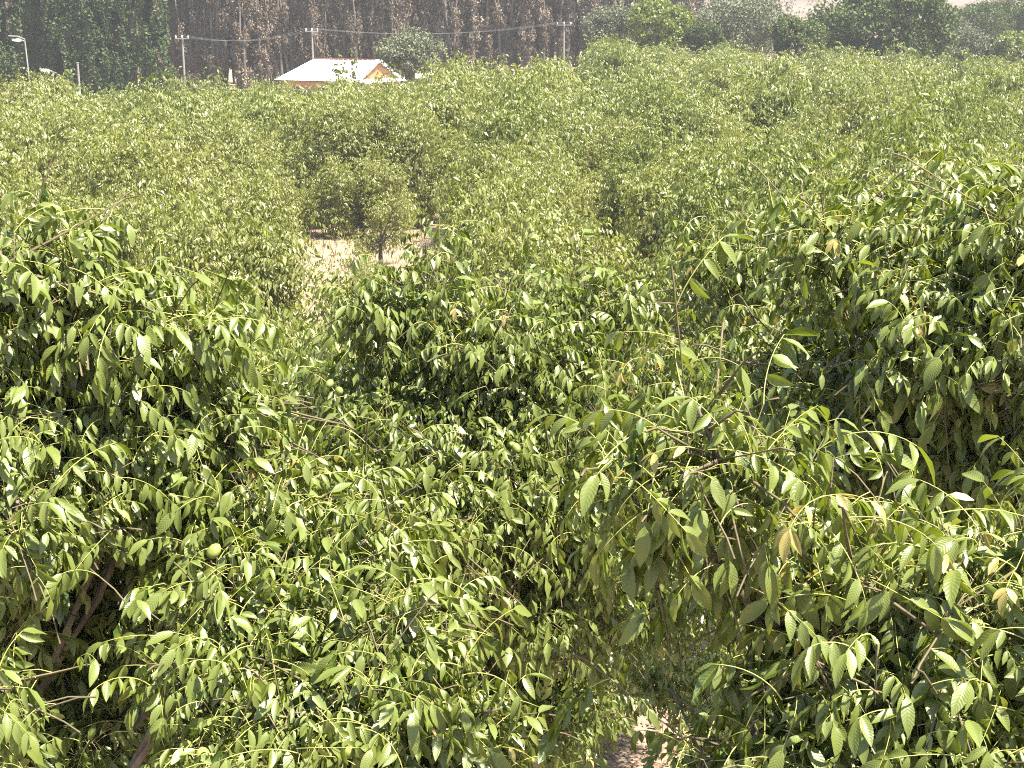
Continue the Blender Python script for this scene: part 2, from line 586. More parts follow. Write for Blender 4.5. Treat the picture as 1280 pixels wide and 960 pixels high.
def limb_paths(base, top, lobes, g, nmain=99):
    """trunk with a bend, then one limb to the heart of each lobe"""
    base, top = np.asarray(base, float), np.asarray(top, float)
    tr = bezier(base, (base + top) / 2 + np.array([.06, -.05, .1]), top, 7)
    out = []
    for k, (c, r) in enumerate(lobes):
        c = np.asarray(c, float)
        if k < nmain:
            s = tr[-1] if g.random() < .6 else tr[-2]
            ctl = s * .45 + c * .55 + np.array([0, 0, .18 * np.linalg.norm(c - s) * g.uniform(-.3, 1)])
            ctl[:2] -= (c - s)[:2] * .15
            ctl[2] = min(ctl[2], c[2] - .12)
        else:               # a side bough leaves the main limb that feeds its mother lobe
            m = out[(k - nmain) // 2]
            s = m[-4]
            ctl = m[-2] * .5 + c * .5
        P = bezier(s, ctl, c, 9)
        P[1:-1] += .012 * g.normal(size=(7, 3))
        out.append(np.vstack([P, c + (c - P[-2]) * .3]))
    return tr, out


# ---- the near trees: each lobe is (pixel x, pixel y, metres ahead, radii)
HERO = {
    "A": dict(label="big walnut tree at the left edge with silvery hanging leaves, nearest on that side", base=(-3.3, 5.6), top=1.6, dens=24, res=1,
              lobes=[(70, 420, 4.9, .52, .5, .38), (225, 480, 5.3, .33, .4, .26), (-110, 560, 4.7, .55, .5, .7), (330, 640, 5.0, .42, .45, .28),
                     (300, 750, 4.5, .38, .4, .26), (470, 800, 4.3, .36, .4, .22), (385, 905, 4.0, .40, .4, .26), (570, 900, 4.1, .22, .3, .18),
                     (60, 780, 6.8, .8, .6, .6), (110, 870, 6.3, .55, .5, .35), (10, 930, 6.0, .5, .45, .3), (190, 950, 5.8, .45, .4, .3), (50, 830, 5.3, .34, .34, .26), (130, 930, 5.0, .3, .32, .22), (-10, 740, 5.1, .3, .3, .3), (110, 745, 5.4, .32, .3, .24), (-60, 905, 3.7, .18, .2, .18), (180, 610, 5.6, .4, .4, .3), (520, 985, 4.0, .35, .3, .2), (60, 600, 4.7, .4, .35, .3), (190, 560, 4.9, .35, .35, .28), (420, 700, 4.7, .3, .3, .22), (45, 335, 4.9, .24, .24, .18), (110, 375, 5.0, .22, .22, .2)]),
    "C": dict(label="nearest walnut tree at the lower right with large yellow-green leaflets on bare-stemmed sprays", base=(2.1, 4.2), top=2.2, dens=26, res=1,
              lobes=[(900, 575, 3.35, .27, .25, .15), (985, 690, 3.6, .30, .3, .2), (1090, 840, 3.4, .32, .35, .2), (1260, 740, 3.5, .32, .35, .38),
                     (960, 950, 3.3, .22, .25, .10), (1190, 950, 3.1, .26, .3, .16), (1150, 720, 3.9, .3, .3, .22), (1060, 940, 3.2, .22, .25, .14), (1170, 830, 3.4, .24, .25, .2)]),
    "D": dict(label="tall walnut tree filling the right edge above the nearest tree", base=(2.75, 6.1), top=2.0, dens=24, res=1,
              lobes=[(1150, 320, 5.2, .38, .45, .27), (1300, 290, 5.0, .42, .45, .28), (1240, 450, 5.5, .5, .5, .34), (1060, 430, 5.8, .36, .4, .36),
                     (1140, 590, 5.6, .55, .5, .34), (1300, 620, 5.2, .4, .5, .4), (1200, 560, 5.0, .4, .4, .3), (1080, 520, 5.1, .32, .35, .28), (1270, 390, 4.7, .35, .35, .28), (1180, 420, 4.9, .3, .3, .25)]),
    "E": dict(label="walnut tree with a pointed leafy top in the middle of the photo", base=(.05, 9.3), top=1.4, dens=20, res=0,
              lobes=[(535, 365, 7.6, .36, .45, .33), (705, 375, 7.8, .42, .45, .32), (600, 500, 7.4, .62, .6, .45), (765, 530, 7.2, .5, .5, .42),
                     (470, 500, 7.9, .42, .5, .42), (640, 660, 7.2, .72, .6, .42), (480, 620, 7.1, .5, .5, .36), (620, 420, 7.2, .45, .4, .35), (690, 590, 6.9, .5, .45, .4), (560, 570, 6.8, .45, .4, .35), (800, 620, 7.0, .4, .4, .35), (640, 760, 8.2, .5, .45, .35), (560, 800, 7.8, .4, .4, .3), (690, 840, 8.0, .35, .4, .28), (760, 740, 8.4, .5, .45, .35), (630, 880, 7.6, .35, .35, .25), (690, 760, 7.4, .4, .4, .28), (590, 720, 7.2, .4, .35, .3), (690, 930, 8.3, .22, .3, .2), (560, 660, 6.5, .36, .36, .26), (650, 620, 6.7, .4, .36, .3), (730, 670, 6.9, .36, .36, .28), (630, 740, 6.8, .36, .36, .26)]),
    "F": dict(label="dense walnut tree standing just behind the right edge tree", base=(2.9, 9.4), top=2.0, dens=18, res=0,
              lobes=[(955, 330, 8.6, .42, .5, .42), (990, 500, 8.0, .7, .6, .55), (1120, 270, 9.2, .75, .7, .36), (865, 470, 8.3, .42, .5, .36),
                     (1250, 260, 9.6, .8, .7, .4), (900, 620, 7.9, .55, .5, .4), (1080, 640, 8.2, .7, .6, .5)]),
    "G": dict(label="shaded walnut tree low in the middle beyond the patch of bare soil", base=(.9, 15.2), top=1.2, dens=14, res=0,
              lobes=[(720, 740, 12.6, .85, .8, .55), (870, 745, 12.8, .8, .8, .6), (800, 640, 13.5, 1.2, 1.0, .6), (940, 860, 11.8, .55, .7, .45), (640, 830, 12.2, .55, .6, .4), (770, 830, 12.4, .5, .5, .25), (690, 900, 10.6, .3, .4, .3), (830, 840, 10.5, .5, .5, .28), (900, 900, 10.0, .4, .4, .3), (780, 790, 11.2, .6, .5, .35)]),
    "H": dict(label="walnut tree between the left edge tree and the middle tree", base=(-2.2, 12.8), top=1.3, dens=15, res=0,
              lobes=[(350, 500, 12.0, .9, .8, .42), (260, 560, 12.4, .9, .8, .55), (430, 590, 11.6, .8, .8, .55), (340, 680, 11.8, 1.0, .8, .5)]),
}
hero = {}
for key, h in HERO.items():
    g = np.random.default_rng(ord(key))
    lobes = [(at(px, py, Y), (rx * .88, ry * .88, rz * .88)) for px, py, Y, rx, ry, rz in h["lobes"]]
    for c, r in list(lobes):        # smaller boughs budding off the main ones
        for k in range(2):
            a = g.random() * 6.28
            off = np.array([math.cos(a) * r[0], math.sin(a) * r[1], g.uniform(-.6, .35) * r[2]]) * g.uniform(.8, 1.1)
            lobes.append((c + off, tuple(.5 * k_ * g.uniform(.8, 1.2) for k_ in r)))
    hero[key] = dict(h=h, g=g, lob=lobes, st=grow(lobes, g, h["dens"] * (2.4 if key not in "C" else 2.1), lscale=dict(C=.68, D=.60).get(key, .65), shell=.75))

# which leaves of the near trees show largest: a coarse depth map of all their leaflets
fw = np.array([0, math.cos(PITCH), -math.sin(PITCH)])
upv = np.array([0, math.sin(PITCH), math.cos(PITCH)])
CELL = 11
zb = np.full((960 // CELL + 1, 1280 // CELL + 1), 1e9)
for key, q in hero.items():
    st = q["st"]
    nl = max(len(l["cen"]) for l in LEAF[0])
    cl = np.full((NVAR, nl, 3), np.nan)
    for k in range(NVAR):
        cl[k, :len(LEAF[0][k]["cen"])] = LEAF[0][k]["cen"]
    W = np.einsum('nij,nvj->nvi', st["R"], cl[st["var"]]) * st["sc"][:, None, None] + st["pos"][:, None, :]
    rel = W - np.array([0, 0, CAM_H])
    dep = rel @ fw
    px = 640 + FPX * rel[..., 0] / dep
    py = 480 - FPX * (rel @ upv) / dep
    ok = np.isfinite(dep) & (dep > .3) & (px >= 0) & (px < 1280) & (py >= 0) & (py < 960)
    ix = np.where(ok, px, 0).astype(int) // CELL
    iy = np.where(ok, py, 0).astype(int) // CELL
    st.update(dep=dep, ok=ok, ix=ix, iy=iy)
    np.minimum.at(zb, (iy[ok], ix[ok]), dep[ok])
for key, q in hero.items():
    st = q["st"]
    seen = st["ok"] & (st["dep"] < zb[st["iy"], st["ix"]] + .10)
    score = np.where(seen, 1 / np.nan_to_num(st["dep"], nan=9.0) ** 2, 0).sum(1) * st["sc"] ** 2
    order = np.argsort(-score)[:300]
    q["big"] = order[score[order] > 0]

# a green walnut husk: slightly long ball with a seam and a tip
th = np.linspace(0, PI, 7)
prof = [(0.021 * math.sin(a) * (1 + .05 * math.sin(3 * a)), -0.024 * math.cos(a) + (.003 if a > 3 else 0)) for a in th]
NV, NF = [], []
for rr, z in prof:
    for j in range(9):
        NV.append((rr * math.cos(j * 2 * PI / 9), rr * math.sin(j * 2 * PI / 9), z - .02))
for i in range(6):
    for j in range(9):
        a, b = i * 9 + j, i * 9 + (j + 1) % 9
        NF += [(a, b, b + 9), (a, b + 9, a + 9)]
NUT = tri_mesh("walnut", np.array(NV), np.array(NF), M_NUT)

for key, q in hero.items():
    h, g, st, lobes = q["h"], q["g"], q["st"], q["lob"]
    bz = float(ground_z(*h["base"]))
    root = thing("walnut_tree", h["label"], "walnut tree", (*h["base"], bz), group="tall walnut trees in the front of the orchard")
    o3 = np.array([*h["base"], bz])
    local = [(np.asarray(c) - o3, r) for c, r in lobes]
    tr, limbs = limb_paths((0, 0, -.15), (0.05, 0.0, h["top"]), local, g, len(h["lobes"]))
    V, F = tube(tr, np.linspace(.13, .085, len(tr)), 9)
    link("trunk", tri_mesh("trunk", V, F, M_BARK), root)
    for k, P in enumerate(limbs):
        V, F = tube(P, np.concatenate([np.linspace(.036 if k < len(h["lobes"]) else .014, .009, len(P) - 1), [.003]]), 6)
        link("branch", tri_mesh("branch", V, F, M_BARK), root)
    ls = dict(st)
    ls["tips"], ls["base"] = st["tips"] - o3, st["base"] - o3
    t = link("twigs", twig_mesh(ls, local, g), root)
    t["kind"] = "stuff"
    keep = np.ones(len(st["pos"]), bool)
    keep[q["big"]] = False
    me = bake(st["pos"][keep] - o3, st["R"][keep], st["sc"][keep], st["var"][keep], h["res"], st["dt"][keep], [M_FOL, M_RACHIS])
    t = link("foliage", me, root)
    t["kind"] = "stuff"
    for i in q["big"]:
        o = link("leaf", LEAF_MESH[st["var"][i]], root)
        M = Matrix([list(r) for r in st["R"][i] * st["sc"][i]]).to_4x4()
        M.translation = Vector(st["pos"][i] - o3)
        o.matrix_local = M
    # yellow young leaves on some shoot tips
    seenshoot = np.unique(st["own"][q["big"]])
    pickt = g.choice(seenshoot, min(len(seenshoot), 14), replace=False)
    for i in pickt:
        for k in range(2):
            o = link("leaf", SHOOT_MESH[int(g.integers(0, 3))], root, Vector(st["tips"][i] - o3))
            o["label"] = "small yellow young leaf at a shoot tip"
            o.rotation_euler = (0, .2 * g.normal(), g.random() * 2 * PI)
    # nuts
    picks = g.choice(seenshoot, min(len(seenshoot), 6), replace=False)
    for i in picks:
        for k in range(int(g.integers(1, 3))):
            o = link("walnut", NUT, root, Vector(st["tips"][i] - o3 + st["dirs"][i] * .03 + .025 * g.normal(size=3)))
            o.rotation_euler = (.5 * g.normal(), .5 * g.normal(), g.random() * 6)
            s = g.uniform(.85, 1.2)
            o.scale = (s, s, s)

# ------------------------------------------------------------------ the orchard: prototypes, then copies
def orchard_proto(seed, height, rad, density, lscale, mat, res=0, leaves_per=6, shell=.5, nl=13):
    g = np.random.default_rng(seed)
    lobes = []
    for k in range(nl):
        a = k * 2.4 + g.normal() * .3
        rr = rad * (0 if k == 0 else g.uniform(.35, .85))
        zc = height * (0.80 if k == 0 else (g.uniform(.24, .4) if k % 3 == 2 else g.uniform(.40, .84)))
        lr = rad * g.uniform(.28, .46)
        lobes.append((np.array([rr * math.cos(a), rr * math.sin(a), zc]), (lr, lr, lr * g.uniform(.9, 1.7))))
    st = grow(lobes, g, density * .66, 9, lscale, up=1.5, shell=shell, lead=.35, tlr=(.45, 1.1))
    tr, limbs = limb_paths((0, 0, -.15), (0, 0, height * .3), lobes, g)
    V, F = tube(tr, np.linspace(.10, .06, len(tr)), 7)
    parts = [("trunk", tri_mesh("trunk", V, F, M_BARK))]
    for P in limbs:
        V, F = tube(P, np.concatenate([np.linspace(.04, .014, len(P) - 1), [.006]]), 5)
        parts.append(("branch", tri_mesh("branch", V, F, M_BARK)))
    parts.append(("foliage", bake(st["pos"], st["R"], st["sc"], st["var"], res, st["dt"], [mat, M_RACHIS])))
    return parts


PROTO = {
    "mid": [orchard_proto(s, 4.7 + .3 * (s % 3 - 1), 1.9, 11, 1.2, M_FOLDUST) for s in (21, 22, 23)],
    "pale": [orchard_proto(s, 4.5 + .35 * (s % 3 - 1), 1.75, 8.5, 1.15, M_FOLMID, shell=.7) for s in (31, 32, 33)],
    "far": [orchard_proto(s, 4.7 + .2 * (s % 3 - 1), 2.1, 4.6, 1.8, M_FOLDUST, shell=.5) for s in (41, 42, 43)],
    "farpale": [orchard_proto(s, 4.6 + .2 * (s % 3 - 1), 2.1, 4.4, 1.8, M_FOLMID, shell=.55) for s in (51, 52)],
    "young": [orchard_proto(s, 3.0, 1.15, 11, 1.0, M_FOLMID, shell=.7, nl=9) for s in (61, 62, 63)],
    "farlow": [orchard_proto(s, 3.4, 1.9, 4.6, 1.7, M_FOLDUST, shell=.5) for s in (65, 66)],
}


def plant(kind, x, y, label, group, s=1.0, g=RNG, cat="walnut tree", name="walnut_tree"):
    parts = PROTO[kind][int(g.integers(0, len(PROTO[kind])))]
    root = thing(name, label, cat, (x, y, float(ground_z(x, y))), g.random() * 2 * PI, group)
    root.scale = (s * g.uniform(.95, 1.06), s * g.uniform(.95, 1.06), s * g.uniform(.95, 1.05))
    for n, me in parts:
        o = link(n, me, root)
        if n == "foliage":
            o["kind"] = "stuff"
    return root


def px_of(x, y, z):
    d = y * math.cos(PITCH) + (CAM_H - z) * math.sin(PITCH)
    return 640 + FPX * x / d


ZONES = {
    "nl": ("bushy walnut tree just behind the left edge tree", "walnut trees behind the left edge tree"),
    "nr": ("bushy dark walnut tree behind the right edge trees", "walnut trees behind the right edge trees"),
    "nc": ("walnut tree just behind the middle tree", "walnut trees behind the middle tree"),
    "ml": ("pale walnut tree left of the tan clearing", "pale walnut trees left of the clearing"),
    "mc": ("walnut tree right of the tan clearing", "walnut trees right of the clearing"),
    "mr": ("walnut tree in the right-hand middle", "walnut trees in the right-hand middle"),
    "fl": ("distant walnut tree before the poplars", "distant walnut trees before the poplars"),
    "fh": ("distant walnut tree before the house", "distant walnut trees before the house"),
    "fc": ("distant walnut tree below the wood", "distant walnut trees below the wood"),
    "fr": ("distant walnut tree before the round trees", "distant walnut trees before the round trees"),
}
n_orch = 0
todo = []
y = 16.5
row = 0
while y < 112:
    halfw = .40 * y + 2.5
    sp = 3.5 if y < 60 else 4.2
    x = -halfw + (row % 2) * sp * .5 + RNG.uniform(-.4, .4)
    while x < halfw:
        xx, yy = x + RNG.normal() * .5, y + RNG.normal() * .5
        x += sp
        p = px_of(xx, yy, 3)
        if yy > 72 and p < 560:      # the orchard ends earlier on the left
            continue
        if yy > 90 and p < 700:
            continue
        low = 1.0
        if 21 < yy < 51 and 345 - 2300 / yy < p < 590 + 1500 / yy:   # bare clearing
            continue
        if yy < 20 and 560 < p < 900:
            continue
        if yy < 25:
            z = "nl" if p < 430 else ("nc" if p < 800 else "nr")
            kind, s = ("mid" if RNG.random() < .6 else "pale"), RNG.uniform(.86, 1.0)
            if p < 480 or 19 < yy:
                s *= .92
        elif yy < 56:
            z = "ml" if p < 450 else ("mc" if p < 800 else "mr")
            kind = "pale" if (z == "ml" or RNG.random() < .62) else "mid"
            s = RNG.uniform(.82, 1.14)
        else:
            z = "fl" if p < 290 else ("fh" if p < 520 else ("fc" if p < 820 else "fr"))
            kind = "far" if RNG.random() < .45 else "farpale"
            s = RNG.uniform(.92, 1.08) * (1.0 if p < 560 else 1.04)
        todo.append((z, row, p, kind, xx, yy, s * low))
        n_orch += 1
    y += 4.6 if y < 60 else 5.2
    row += 1
ORD = "first second third fourth fifth sixth seventh eighth ninth tenth eleventh twelfth thirteenth fourteenth fifteenth sixteenth seventeenth eighteenth nineteenth twentieth".split()
for z, (lab, grp) in ZONES.items():
    mine = [t for t in todo if t[0] == z]
    rows = sorted({t[1] for t in mine})
    for r in rows:
        line = sorted([t for t in mine if t[1] == r], key=lambda t: t[2])
        for i, (_, _, p, kind, xx, yy, s) in enumerate(line):
            extra = []
            if len(rows) > 1:
                k = rows.index(r)
                extra.append("nearest row" if k == 0 else ("farthest row" if k == len(rows) - 1 else ORD[k] + " row back"))
            if len(line) > 1:
                extra.append("leftmost" if i == 0 else ("rightmost" if i == len(line) - 1 else ORD[i] + " from left"))
            plant(kind, xx, yy, ", ".join([lab] + extra), grp, s)
print("orchard trees", len(todo), "hero leaves", [(k, len(q["st"]["pos"])) for k, q in hero.items()])
# young low trees that all but close the clearing
k = 0
for Y_ in (21.5, 23.5, 25.5, 27.5, 29.5, 31.5, 33.5, 35.5, 38, 40.5):
    p = 345 - 2300 / Y_ + RNG.uniform(0, 30)
    line = 0
    while p < 600 + 1500 / Y_:
        edge = 366 if (325 < p < 432 or 495 < p < 595) else 300
        top = edge + RNG.uniform(12, 55)
        q = at(p, top, Y_ + RNG.uniform(-.6, .6))
        yy = float(q[1])
        hgt = float(q[2])
        step = 1.75 * FPX / Y_ * RNG.uniform(.8, 1.2)
        if 1.0 < hgt:
            where = "left part" if p < 430 else ("middle" if p < 490 else "right part")
            line += 1
            depth = ["nearest", "second", "third", "fourth", "fifth", "sixth", "seventh", "eighth", "ninth", "farthest"][k]
            lab = "low young walnut tree in the clearing, %s row, %s from left" % (depth, ORD[line - 1])
            o = plant("young", float(q[0]), yy, lab, "low young walnut trees in the clearing", hgt / 3.0)
        p += step
    k += 1
for px_, yt, Y_, lab in ((372, 262, 51, "short tree closing the back of the clearing, leftmost"), (335, 232, 47, "short pale tree left of the clearing's back edge"), (400, 226, 54, "taller pale tree standing behind the clearing's back row"), (480, 222, 55, "taller pale tree right behind the clearing"),
                         (318, 205, 49, "pale tree at the left rear corner of the clearing"), (362, 198, 57, "pale tall tree in the gap behind the clearing, left one"), (430, 205, 58, "pale tall tree in the gap behind the clearing, right one"),
                         (300, 238, 47, "pale low tree left of the clearing's rear left corner"), (412, 214, 50, "sunlit low tree before the dark tree behind the clearing, left one"), (452, 218, 50, "sunlit low tree before the dark tree behind the clearing, middle one"), (490, 228, 50, "sunlit low tree before the dark tree behind the clearing, right one"),
                         (475, 262, 44, "low tree dividing the clearing in two"),
                         (505, 216, 56, "taller pale tree behind the right half of the clearing"), (595, 236, 47, "pale low tree at the clearing's right end"), (550, 222, 54, "taller pale tree behind the clearing's right end"),
                         (405, 268, 52, "short tree closing the back of the clearing, left of its middle"),
                         (450, 255, 50, "short tree closing the back of the clearing, in its middle"), (520, 240, 52, "short tree closing the back of the clearing, right of its middle"),
                         (570, 245, 51, "short tree closing the back of the clearing, rightmost")):
    q = at(px_, yt - 28, Y_)
    plant("young", float(q[0]), Y_, lab, "short trees behind the clearing", float(q[2]) / 3.0)
# the last row of the orchard on the left, in front of the poplars, the wood and the house
line = 0
for p in range(-20, 570, 34):
    Y_ = 87 + RNG.uniform(-3, 3)
    yt = 101 if p < 195 else (93 if p < 335 else (90 if p < 510 else 84))
    q = at(p + RNG.uniform(-6, 6), yt + RNG.uniform(-2, 4), Y_)
    lab = "small far tree of the last orchard row, %s from left" % ORD[line]
    plant("farlow", float(q[0]), Y_, lab, "last orchard row on the left", float(q[2] - ground_z(q[0], Y_)) / 4.1)
    line += 1

# ------------------------------------------------------------------ ground cover
def scatter(name, n, xr, yr, mat, blade, size, g):
    x, yv = g.uniform(*xr, n), g.uniform(*yr, n)
    z = ground_z(x, yv)
    P = np.stack([x, yv, z], 1)
    yaw = g.random(n) * 2 * PI
    s = size * g.uniform(.5, 1.4, n)
    if blade:   # upright dry blades
        a = np.stack([np.cos(yaw), np.sin(yaw), np.zeros(n)], 1) * (s * .06)[:, None]
        lean = np.stack([g.normal(size=n) * .4, g.normal(size=n) * .4, np.ones(n)], 1) * s[:, None]
        V = np.stack([P - a, P + a, P + lean * .6 + a * .6, P + lean], 1)
        F = np.array([[0, 1, 2], [0, 2, 3]])
    else:       # curled fallen leaves
        d = np.stack([np.cos(yaw), np.sin(yaw), g.normal(size=n) * .3], 1) * s[:, None]
        e = np.stack([-np.sin(yaw), np.cos(yaw), g.normal(size=n) * .3], 1) * (s * .45)[:, None]
        u = np.array([0, 0, 1.0])[None] * (s * .3)[:, None]
        P = P + np.array([0, 0, .02])
        V = np.stack([P - d * .5, P - e * .5 + u, P + e * .5 + u * .6, P + d * .5], 1)
        F = np.array([[0, 2, 1], [1, 2, 3]])
    k = V.shape[1]
    Fa = F[None] + (np.arange(n) * k)[:, None, None]
    o = link(name, tri_mesh(name, V.reshape(-1, 3), Fa.reshape(-1, 3), mat))
    o["kind"] = "stuff"
    return o


scatter("leaf_litter", 34000, (-4, 6), (10, 24), M_LITTER, False, .075, RNG)
scatter("dry_grass", 26000, (-22, 22), (18, 58), M_STRAW, True, .28, RNG)

# ------------------------------------------------------------------ background trees
POP_STOPS = [(0, (0.018, 0.036, 0.012)), (.5, (0.046, 0.076, 0.022)), (1, (0.105, 0.135, 0.04))]
M_POP = leaf_mat("poplar_foliage", POP_STOPS, (.05, .07, .03), (.06, .09, .02), tfac=.12, spec=.15, rough=.6)
M_DRY = leaf_mat("dry_eucalyptus_foliage", [(0, (.11, .088, .070)), (.5, (.20, .158, .122)), (1, (.30, .235, .175))], (.11, .09, .075), (.12, .095, .06), tfac=.15, rough=.8, spec=.1)
M_OLIVE = leaf_mat("grey_green_foliage", [(0, (.045, .056, .03)), (.5, (.09, .103, .054)), (1, (.145, .15, .08))], (.15, .16, .11), (.12, .15, .05), tfac=.2, rough=.7, spec=.2)
M_DARK = leaf_mat("dark_round_foliage", [(0, (.020, .038, .012)), (.5, (.056, .084, .022)), (1, (.12, .145, .04))], (.07, .09, .03), (.10, .14, .02), tfac=.2, spec=.2, rough=.6)
M_PALEBARK = noise_mat("pale_bark", [(.3, (.06, .05, .045)), (.55, (.105, .09, .08)), (.75, (.17, .145, .13))], 2.5, stretch=(1, 1, .15), rough=.9)


def leaf_cloud(P, size, g, mat, long=2.2, hang=.6, tint=None):
    """small leaf faces at the points P"""
    n = len(P)
    d = unit(g.normal(size=(n, 3)) + np.array([0, 0, -hang]))
    e = unit(np.cross(d, g.normal(size=(n, 3))))
    s = size * g.uniform(.6, 1.4, n)[:, None]
    V = np.stack([P - d * s * .5 * long, P - e * s * .5, P + e * s * .5, P + d * s * .5 * long], 1).reshape(-1, 3)
    F = (np.array([[0, 2, 1], [1, 2, 3]])[None] + (np.arange(n) * 4)[:, None, None]).reshape(-1, 3)
    t = np.clip((.45 + .2 * g.normal(size=n)) if tint is None else tint + .12 * g.normal(size=n), 0, 1)
    return tri_mesh("foliage", V, F, mat, np.repeat(t, 4))


def clump_points(centres, radii, per, g):
    c = np.repeat(centres, per, 0)
    r = np.repeat(radii, per, 0)
    q = unit(g.normal(size=(len(c), 3))) * (g.random(len(c)) ** .45)[:, None]
    return c + q * r


def poplar_parts(seed, H=21.0, rad=2.5):
    g = np.random.default_rng(seed)
    n = 620
    z = g.uniform(.5, H, n)
    prof = np.clip(np.minimum((z / 2.2) ** .5 * .72 + .25, ((H - z) / (H * .62)) ** .6), .05, 1) * rad
    a = g.random(n) * 2 * PI
    rr = prof * (1 - .22 * g.random(n) ** 1.5) * (1 + .34 * np.sin(3 * a + seed + .5 * np.sin(z * .25)))
    cen = np.stack([rr * np.cos(a), rr * np.sin(a), z], 1)
    radii = np.stack([g.uniform(.28, .5, n), g.uniform(.28, .5, n), g.uniform(.6, 1.2, n)], 1)
    P = clump_points(cen, radii, 90, g)
    V, F = tube(np.array([[0, 0, -.2], [0.05, 0, H * .4], [0, 0, H * .95]]), [.32, .2, .03], 8)
    parts = [("trunk", tri_mesh("trunk", V, F, M_BARK)), ("foliage", leaf_cloud(P, .15, g, M_POP, 1.7, .2))]
    return parts


def dry_parts(seed, H=17.0):
    """tall slim tree: pale stems and thin dry hanging foliage"""
    g = np.random.default_rng(seed)
    parts = []
    cs = []
    for k in range(3 if seed % 2 else 2):
        a = g.random() * 6.28
        dx, dy = .45 * math.cos(a) * (k > 0), .45 * math.sin(a) * (k > 0)
        hh = H * g.uniform(.75, 1)
        zs = np.linspace(-.2, hh, 9)
        pts = np.stack([dx + dx * zs / 5 + np.cumsum(.12 * g.normal(size=9)), dy + dy * zs / 5 + np.cumsum(.12 * g.normal(size=9)), zs], 1)
        V, F = tube(pts, np.linspace(.17 if k else .24, .03, 9), 6)
        parts.append(("trunk", tri_mesh("trunk", V, F, M_PALEBARK)))
        bV, bF, nb = [], [], 0
        for j in range(24):
            f = g.uniform(.06, 1)
            i = min(7, int(f * 8))
            s = pts[i] + (pts[i + 1] - pts[i]) * (f * 8 - i)
            aa = g.random() * 6.28
            L = g.uniform(.5, 1.5) * (1.15 - .5 * f)
            e = s + np.array([L * math.cos(aa) * .6, L * math.sin(aa) * .6, L * 1.1])
            V, F = tube(bezier(s, (s + e) / 2 + np.array([.2 * math.cos(aa), .2 * math.sin(aa), -.1]), e, 4), np.linspace(.035, .012, 4), 3)
            bV.append(V); bF.append(F + nb); nb += len(V)
            cs += [e, (s + e) / 2]
        o = ("twigs", tri_mesh("twigs", np.vstack(bV), np.vstack(bF), M_PALEBARK))
        parts.append(o)
    cs = np.array(cs)
    radii = np.stack([g.uniform(.2, .5, len(cs)), g.uniform(.2, .5, len(cs)), g.uniform(.5, 1.3, len(cs))], 1)
    P = clump_points(cs, radii, 60, g)
    tint = np.repeat(g.uniform(.1, .8, len(cs)), 60)
    parts.append(("foliage", leaf_cloud(P, .11, g, M_DRY, 2.6, 1.2, tint)))
    return parts


def round_parts(seed, H, rad, mat, n=170, size=.13, per=80, trunk=.3, base=.22, loose=.25):
    g = np.random.default_rng(seed)
    q = unit(g.normal(size=(n, 3)))
    sh = 1 - loose * g.random(n) ** 1.3
    lump = 1 + .16 * np.sin(3 * q[:, 0] + seed) * np.cos(3.3 * q[:, 2] + seed) + .1 * np.sin(6 * q[:, 1])
    hz = H * (1 - base) / 2
    cen = np.array([0, 0, H * base + hz]) + q * np.array([rad, rad, hz]) * (sh * lump)[:, None]
    rr = np.repeat(g.uniform(.10, .2, n)[:, None] * rad * 1.3, 3, 1)
    P = clump_points(cen, rr, per, g)
    V, F = tube(np.array([[0, 0, -.2], [.1, 0, H * .3], [0, .1, H * .65]]), [trunk, trunk * .7, trunk * .3], 7)
    parts = [("trunk", tri_mesh("trunk", V, F, M_BARK))]
    for k in range(6):
        i = int(g.integers(0, n))
        s = np.array([.05, 0, H * (.2 + .06 * k)])
        V, F = tube(bezier(s, (s + cen[i]) / 2 + np.array([0, 0, .3]), cen[i], 6), np.linspace(trunk * .45, .03, 6), 5)
        parts.append(("branch", tri_mesh("branch", V, F, M_BARK)))
    parts.append(("foliage", leaf_cloud(P, size, g, mat, 1.7, .3)))
    return parts


def stand(parts, name, label, cat, x, y, s=1.0, rz=None, group=None, z=None, sz=None):
    root = thing(name, label, cat, (x, y, float(ground_z(x, y)) if z is None else z), RNG.random() * 6.28 if rz is None else rz, group)
    root.scale = (s, s, s if sz is None else sz)
    for n, me in parts:
        o = link(n, me, root)
        if n in ("foliage", "twigs"):
            o["kind"] = "stuff"
    return root


pops = [poplar_parts(71), poplar_parts(72)]
for i, (px_, Y_, s, lab) in enumerate(((30, 128, 1.12, "leftmost dark poplar column behind the tall lamp post"), (104, 126, .92, "middle dark poplar behind the plain low post"),
                                       (168, 127, 1.0, "darkest poplar column, next to the grey-brown wood"), (-75, 130, 1.1, "poplar column cut by the left edge"))):
    q = at(px_, 100, Y_)
    stand(pops[i % 2], "poplar_tree", lab, "poplar tree", q[0], Y_, s, group="row of dark poplars")

